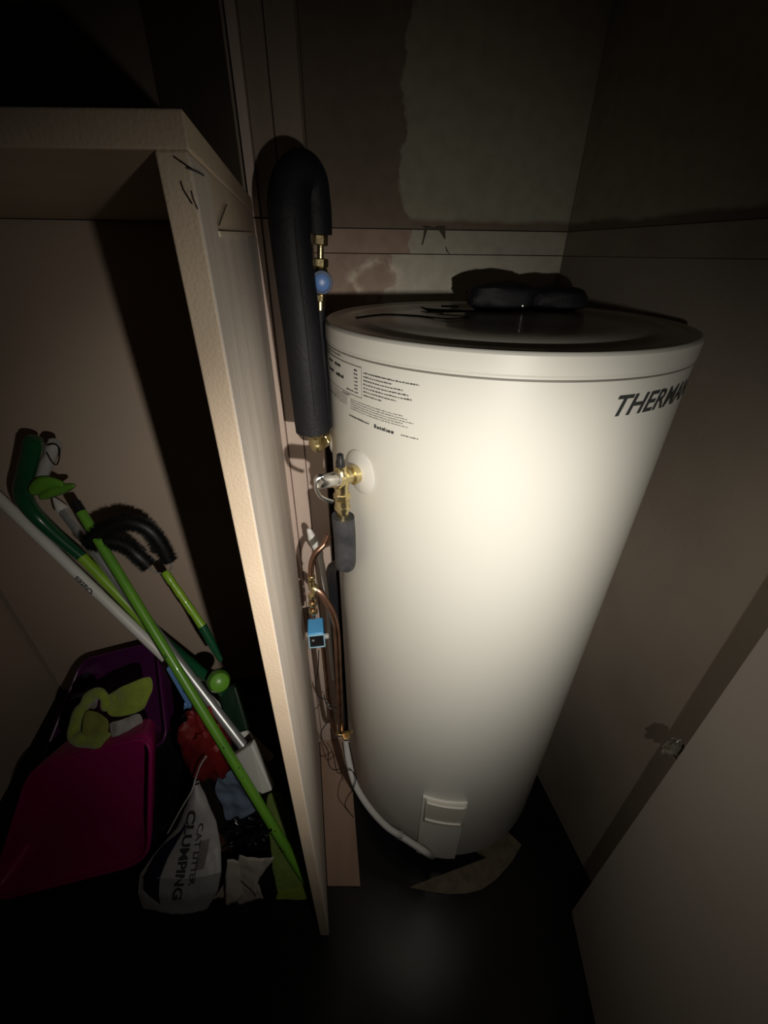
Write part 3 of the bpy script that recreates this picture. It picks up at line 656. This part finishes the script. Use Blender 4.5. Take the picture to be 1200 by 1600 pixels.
def leaf(pts, wd, Y, bow=.01):
    P = pxpath([(x, y, Y) for x, y in pts], 5); out = []
    n = len(P)
    def fn(u, v):
        i = min(int(u * (n - 1)), n - 2); t = u * (n - 1) - i; p = P[i].lerp(P[i + 1], t)
        T = (P[i + 1] - P[i]).normalized(); nrm = T.cross(V((0, 1, 0))).normalized()
        wv = wd * (math.sin(math.pi * min(.98, .15 + .85 * u)) ** .7)
        return p + nrm * (v - .5) * wv + V((0, -bow * math.sin(math.pi * v), 0))
    return fn
tr.grid(leaf([(52, 768), (66, 758), (82, 755), (102, 756)], .042, dY - .03), 16, 6)
tr.grid(leaf([(66, 776), (84, 768), (102, 762), (118, 757)], .026, dY - .035), 16, 6)
ch('trigger', tr, M_green, dg, solid=.003)
kn = at(346, 1070, .72)
ch('foot_joint', MB().lathe(at(340, 1062, .75), at(346, 1070, .70) - at(340, 1062, .75), [(.026, 0), (.030, .01), (.030, .03), (.024, .045), (.010, .052)], 28), M_green, dg)
ch('mop_foot', MB().hexa([at(336, 1078, .77), at(368, 1072, .77), at(388, 1142, .69), at(362, 1150, .69)], [p + V((0, .03, -.02)) for p in (at(336, 1078, .77), at(368, 1072, .77), at(388, 1142, .69), at(362, 1150, .69))]), mat('foot_dark_green', (.01, .03, .015), .4), dg, smooth=False, bevel=.006)
# white pole
wa, wb = at(-40, 742, 1.0), at(388, 1152, .74); wd_ = (wb - wa).normalized(); wl_ = (wb - wa).length
wpo = thing('white_pole', 'white plastic pole slanting behind the green poles at far left', 'mop pole'); wend = wb + wd_ * .10; wpo.location = wend
pole(wpo, 'shaft', wa, wa + wd_ * wl_ * .42, .0148, M_wplast)
pole(wpo, 'lower_shaft', wa + wd_ * wl_ * .42, wend, .0142, M_wplast)
fdw = (CAM - (wa + wb) * .5); fdw = (fdw - wd_ * fdw.dot(wd_)).normalized(); sdw = wd_.cross(fdw).normalized()
tO = wa + wd_ * (at(155, 918, .89) - wa).dot(wd_)
lm = MB(); Lx = .062
def ptext(u, v):                      # reads up the pole
    a = (1 - v - .12) * 1.15 - 1.25
    return tO - wd_ * (u * Lx) + (fdw * math.cos(a) + sdw * math.sin(a) * (1 if sdw.z < 0 else -1) * -1) * .0154
add_text(lm, 'Oates', ptext, offset=.02)
ch('pole_lettering', lm, M_ink, wpo, smooth=False)
# bristle brush
bb = thing('radiator_brush', 'looped black bristle brush with green handle in front of wall', 'brush'); BY = .90
loop = pxpath([(232, 884, BY - .01), (215, 868, BY - .01), (195, 852, BY), (168, 846, BY), (146, 850, BY), (146, 838, BY), (168, 825, BY), (200, 816, BY), (230, 826, BY), (250, 848, BY), (264, 876, BY)], 7)
ch('bristle_core', MB().tube(loop, .0165, 14), M_brist, bb)
random.seed(2); br = MB()
for i in range(len(loop) - 1):
    T = (loop[i + 1] - loop[i]).normalized(); x = T.cross(V((0, 0, 1))).normalized(); y = T.cross(x)
    for j in range(110):
        a = random.uniform(0, 6.283); d = (x * math.cos(a) + y * math.sin(a) + T * random.uniform(-.25, .25)).normalized()
        c = loop[i].lerp(loop[i + 1], random.random()); s_ = T * .0007; L = random.uniform(.0235, .0285)
        br.add([c + d * .014 - s_, c + d * .014 + s_, c + d * L], [(0, 1, 2)])
tag(ch('bristles', br, M_brist, bb, smooth=False), kind='stuff')
px_tube('wire_end', [(266, 880, BY), (268, 886, BY), (262, 894, BY), (252, 896, BY), (240, 893, BY), (233, 888, BY)], .0022, M_steel, bb, 8)
h0, h1, h2 = at(257, 893, BY), at(316, 978, BY - .06), at(345, 1032, BY - .1)
hd_ = (h1 - h0)
ch('handle', MB().tube([h0 + hd_ * t for t in (0, .03, .18, .22, .3, .42, .46, .6, .74, .78, 1)], [.008, .011, .0115, .0095, .0105, .0112, .0100, .0110, .0112, .0100, .0118], 18), M_green2, bb)
ch('handle_end', MB().tube([h1, h1.lerp(h2, .5), h2], [.0125, .0115, .007], 18), M_dgreen, bb)

# ------------------------------------------------------------------ tubs, bags and cloths
def tub(name, label, corners, inward, taper, m, rimr=.005, seg=8, cat='tub'):
    t = thing(name, label, cat); cs = [V(c) for c in corners]; cen = sum(cs, V()) / 4; t.location = V((cen.x, cen.y, 0))
    ring = []
    for i in range(4):
        p = cs[i]; a = cs[i - 1]; b = cs[(i + 1) % 4]
        ra = p + (a - p) * .16; rb = p + (b - p) * .16
        for j in range(seg + 1):
            s = j / seg; ring.append((ra * (1 - s) + p * s) * (1 - s) + (p * (1 - s) + rb * s) * s)
    n = len(ring); inward = V(inward)
    L = [(1.0, 0), (.985, .25), (1 - (1 - taper) * .6, .6), (taper, .96), (taper * .93, 1.0)]
    vs = [cen + (p - cen) * k + inward * d for k, d in L for p in ring]
    fs = [(i * n + j, i * n + (j + 1) % n, (i + 1) * n + (j + 1) % n, (i + 1) * n + j) for i in range(len(L) - 1) for j in range(n)] + [tuple(range((len(L) - 1) * n, len(L) * n))]
    ch('shell', MB().add(vs, fs), m, t, solid=.003)
    ch('rim', MB().tube(ring + [ring[0], ring[1]], rimr, 10, caps=False), m, t)
    return t, cen
pt, pc = tub('purple_tub', 'dark purple tub holding cloths behind the magenta tub', [at(128, 1032, .97), at(244, 1003, .99), at(262, 1165, .72), at(62, 1200, .70)], (0, .07, -.045), .93, M_purple)
mt, mcn = tub('magenta_tub', 'magenta tub tipped on its side with mouth facing out', [at(48, 1200, .59), at(236, 1150, .61), at(232, 1345, .445), at(-18, 1410, .412)], (.0, .09, -.0), .86, M_mag)
nb = ob('navy_bag', lump(MB(), at(165, 1345, .50) + V((0, .035, .02)), .10, .05, .05, 5, .3, 30, 16), M_navy); tag(nb, 'navy bag lying inside the magenta tub', 'bag')
# lime cloth ring in the purple tub
lc = thing('lime_cloth', 'lime green microfibre cloth flopped in the purple tub', 'cloth'); lc.location = at(170, 1120, .70)
ch('fold', cloth([at(160, 1090, .70), at(236, 1052, .74), at(232, 1105, .70), at(172, 1122, .66)], 2, .014, 11), M_cloth, lc, solid=.008, sub=1)
rp = pxpath([(168, 1106, .68), (162, 1088, .69), (148, 1083, .70), (134, 1098, .69), (120, 1125, .67), (116, 1150, .64), (135, 1156, .63), (165, 1158, .625)], 5)
ch('rolled_edge', MB().tube(rp, [.012 + .006 * noise.noise(p * 30) + .008 * (i / len(rp)) for i, p in enumerate(rp)], 14), M_cloth, lc)
ch('inner_fold', cloth([at(132, 1108, .675), at(170, 1120, .665), at(168, 1152, .63), at(125, 1148, .635)], 6, .008, 12), mat('olive_cloth', (.19, .2, .04), .95), lc, solid=.006)
rg = ob('grey_rag', cloth([at(172, 1130, .665), at(222, 1112, .69), at(220, 1150, .64), at(176, 1158, .625)], 9, .014, 16, 30, 30), M_gcloth, solid=.003); tag(rg, 'pale grey rag beside the lime cloth in the purple tub', 'cloth')
rg2 = ob('grey_rag', cloth([at(140, 1092, .71), at(156, 1086, .71), at(152, 1104, .70), at(138, 1112, .70)], 1, .006, 20, 10, 10), M_gcloth, solid=.003); tag(rg2, 'scrap of pale rag inside the loop of lime cloth', 'cloth')
# blue dustpan handle, red bag
bh = thing('dustpan', 'blue plastic dustpan standing behind the green pole', 'dustpan'); BH = .72
bh.location = at(290, 1140, BH)
def ppoly(pts, Y, dz=.012):
    P = [at(x, y, Y) for x, y in pts]; return MB().hexa(P, [p + V((0, dz, 0)) for p in P])
ch('handle', ppoly([(259, 1046), (270, 1043), (299, 1098), (301, 1118), (291, 1102)], BH), M_bluep, bh, smooth=False, bevel=.003)
ch('pan', ppoly([(287, 1100), (301, 1106), (302, 1122), (290, 1141), (284, 1136)], BH + .004, .05), M_bluep, bh, smooth=False, bevel=.003)
rb_ = thing('red_bag', 'red fabric bag slumped behind the cat litter bag', 'bag'); rb_.location = at(325, 1180, .66)
ch('body', lump(MB(), at(324, 1168, .68), .055, .045, .14, 4, .35, 34, 24), M_red, rb_)
ch('fold', MB().tube(pxpath([(337, 1118, .76), (343, 1150, .73), (335, 1185, .69), (318, 1212, .66)], 6), .013, 14), M_red, rb_)
bc_ = ob('blue_cloth', cloth([at(332, 1218, .66), at(374, 1198, .67), at(406, 1264, .62), at(352, 1286, .60)], 5, .014, 13, 30, 30), M_bcloth, solid=.004); tag(bc_, 'blue grey cloth crumpled beside the green pole', 'cloth')
bl_ = ob('bin_liner', lump(MB(), at(388, 1312, .57) + V((0, .0, .0)), .085, .045, .075, 11, .5, 60, 36), M_gloss, angle=12); tag(bl_, 'glossy black bin liner bunched between paper and blue cloth', 'bag')
br_ = ob('black_rod', MB().tube([at(350, 1330, .49), at(424, 1297, .50)], .003, 8), M_gloss); tag(br_, 'thin black rod lying on the black bin liner', 'rod')
pa = MB()
for k, cs in enumerate(([(354, 1344), (372, 1350), (380, 1400), (352, 1420)], [(372, 1338), (412, 1340), (400, 1398), (362, 1372)], [(362, 1380), (400, 1375), (413, 1404), (372, 1418)], [(352, 1380), (364, 1352), (358, 1404), (333, 1404)], [(378, 1372), (392, 1342), (430, 1340), (404, 1372)])):
    Yk = .41 + .006 * k
    c4 = [at(x, y, Yk + (1400 - y) * .0006) for x, y in cs]; g = cloth(c4, 20 + k, .006, 18, 10, 10, rnd=0); pa.add(g.v, g.f)
po = ob('crumpled_paper', pa, M_paper, solid=.0012); tag(po, 'crumpled off-white paper on the floor right of the cat litter bag', 'paper')
# cat litter bag
cb = thing('cat_litter_bag', 'white cat litter bag with black lettering leaning on the clutter', 'bag')
ROWS = [(0, 302, 1224, 312, 1224, .60), (.12, 294, 1250, 322, 1246, .575), (.3, 277, 1293, 338, 1284, .54), (.5, 240, 1335, 345, 1325, .495),
        (.68, 219, 1366, 346, 1362, .45), (.82, 216, 1396, 340, 1392, .425), (.93, 224, 1420, 325, 1418, .41), (1, 250, 1437, 304, 1437, .40)]
def row(v):
    for i in range(len(ROWS) - 1):
        if v <= ROWS[i + 1][0] or i == len(ROWS) - 2:
            t = (v - ROWS[i][0]) / (ROWS[i + 1][0] - ROWS[i][0]); t = min(max(t, 0), 1)
            return [a * (1 - t) + b * t for a, b in zip(ROWS[i], ROWS[i + 1])]
bcn = [at(298, 1222, .60), at(316, 1224, .60), at(346, 1412, .40), at(214, 1402, .40)]; cb.location = V((bcn[3].x + .08, .40, 0))
bnn = (bcn[1] - bcn[0]).cross(bcn[3] - bcn[0]).normalized()
if bnn.dot(CAM - bcn[0]) < 0: bnn = -bnn
def rowpt(u, v):
    r = row(v); return at(r[1], r[2], r[5]).lerp(at(r[3], r[4], r[5]), u)
def bagpt(u, v, off=0.0):
    p = rowpt(u, v)
    bul = .030 * max(0, math.sin(math.pi * min(max(u, 0), 1))) ** .7 * math.sin(math.pi * (.10 + .88 * min(v, 1))) ** .6 + .004 * noise.noise(p * 22) + .002 * noise.noise(p * 60)
    return p + bnn * (bul + off)
def bagback(u, v):
    p = rowpt(u, v); return p - bnn * .045 * math.sin(math.pi * u) * math.sin(math.pi * (.1 + .85 * v)) ** .6
g = MB().grid(bagpt, 36, 44).grid(bagback, 36, 44)
k0 = 0
nb_ = 37 * 45
bot = [(44 * 37 + i, 44 * 37 + i + 1, nb_ + 44 * 37 + i + 1, nb_ + 44 * 37 + i) for i in range(36)]
g.f += bot
ch('sack', g, M_bag, cb)
def bquad(mb, pts, off=.0018, nu=8, nv=24):
    mb.grid(lambda u, v: bagpt(*[(pts[0][i] * (1 - u) + pts[1][i] * u) * (1 - v) + (pts[3][i] * (1 - u) + pts[2][i] * u) * v for i in (0, 1)], off), nu, nv)
s_ = MB(); bquad(s_, [(.02, .42), (.24, .24), (.30, .88), (.07, .78)])
ch('dark_panel', s_, mat('navy_print', (.012, .012, .035), .4), cb)
tm = MB()
def btext(x0, x1, v0, v1, hpx):         # baseline runs down the bag, letter tops to the right
    def f(a, b):
        v = v0 + (v1 - v0) * a; r = row(v); px = x0 + (x1 - x0) * a + hpx * b
        return bagpt((px - r[1]) / (r[3] - r[1]), v, .0022)
    return f
add_text(tm, 'CLUMPING', btext(297, 273, .17, .84, 15), offset=.035)
add_text(tm, 'CAT LITTER', btext(314, 299, .27, .74, 8.5), offset=.02)
ch('bag_lettering', tm, M_ink, cb, smooth=False)
s_ = MB(); bquad(s_, [(.72, .40), (.86, .40), (.80, .62), (.68, .62)], .0018, 4, 8)
ch('grey_panel', s_, M_inkg, cb)
bt = ob('clear_bottle', MB().lathe(at(352, 1345, .52), V((-.12, .05, .5)), [(.028, 0), (.031, .01), (.031, .09), (.024, .12), (.012, .135), (.012, .15)], 24), mat('amber_plastic', (.12, .06, .03), .12, coat=.6)); tag(bt, 'shiny brownish plastic bottle beside the cat litter bag', 'bottle')

ch('cord', MB().tube(pxpath([(322, 1182, .60), (313, 1196, .595), (306, 1215, .59), (300, 1235, .57), (284, 1262, .555), (262, 1302, .53)], 5), .0022, 8), M_gplast, cb)

for o in C.objects:
    if not o.parent:
        if o.name.startswith('pipe_collar'): o['group'] = 'white pipe collars on the tank side'
        if o.name.startswith('foam_offcut'): o['group'] = 'black foam bundles on the tank lid'
        if o.name.startswith('grey_rag'): o['group'] = 'pale rags in the purple tub'
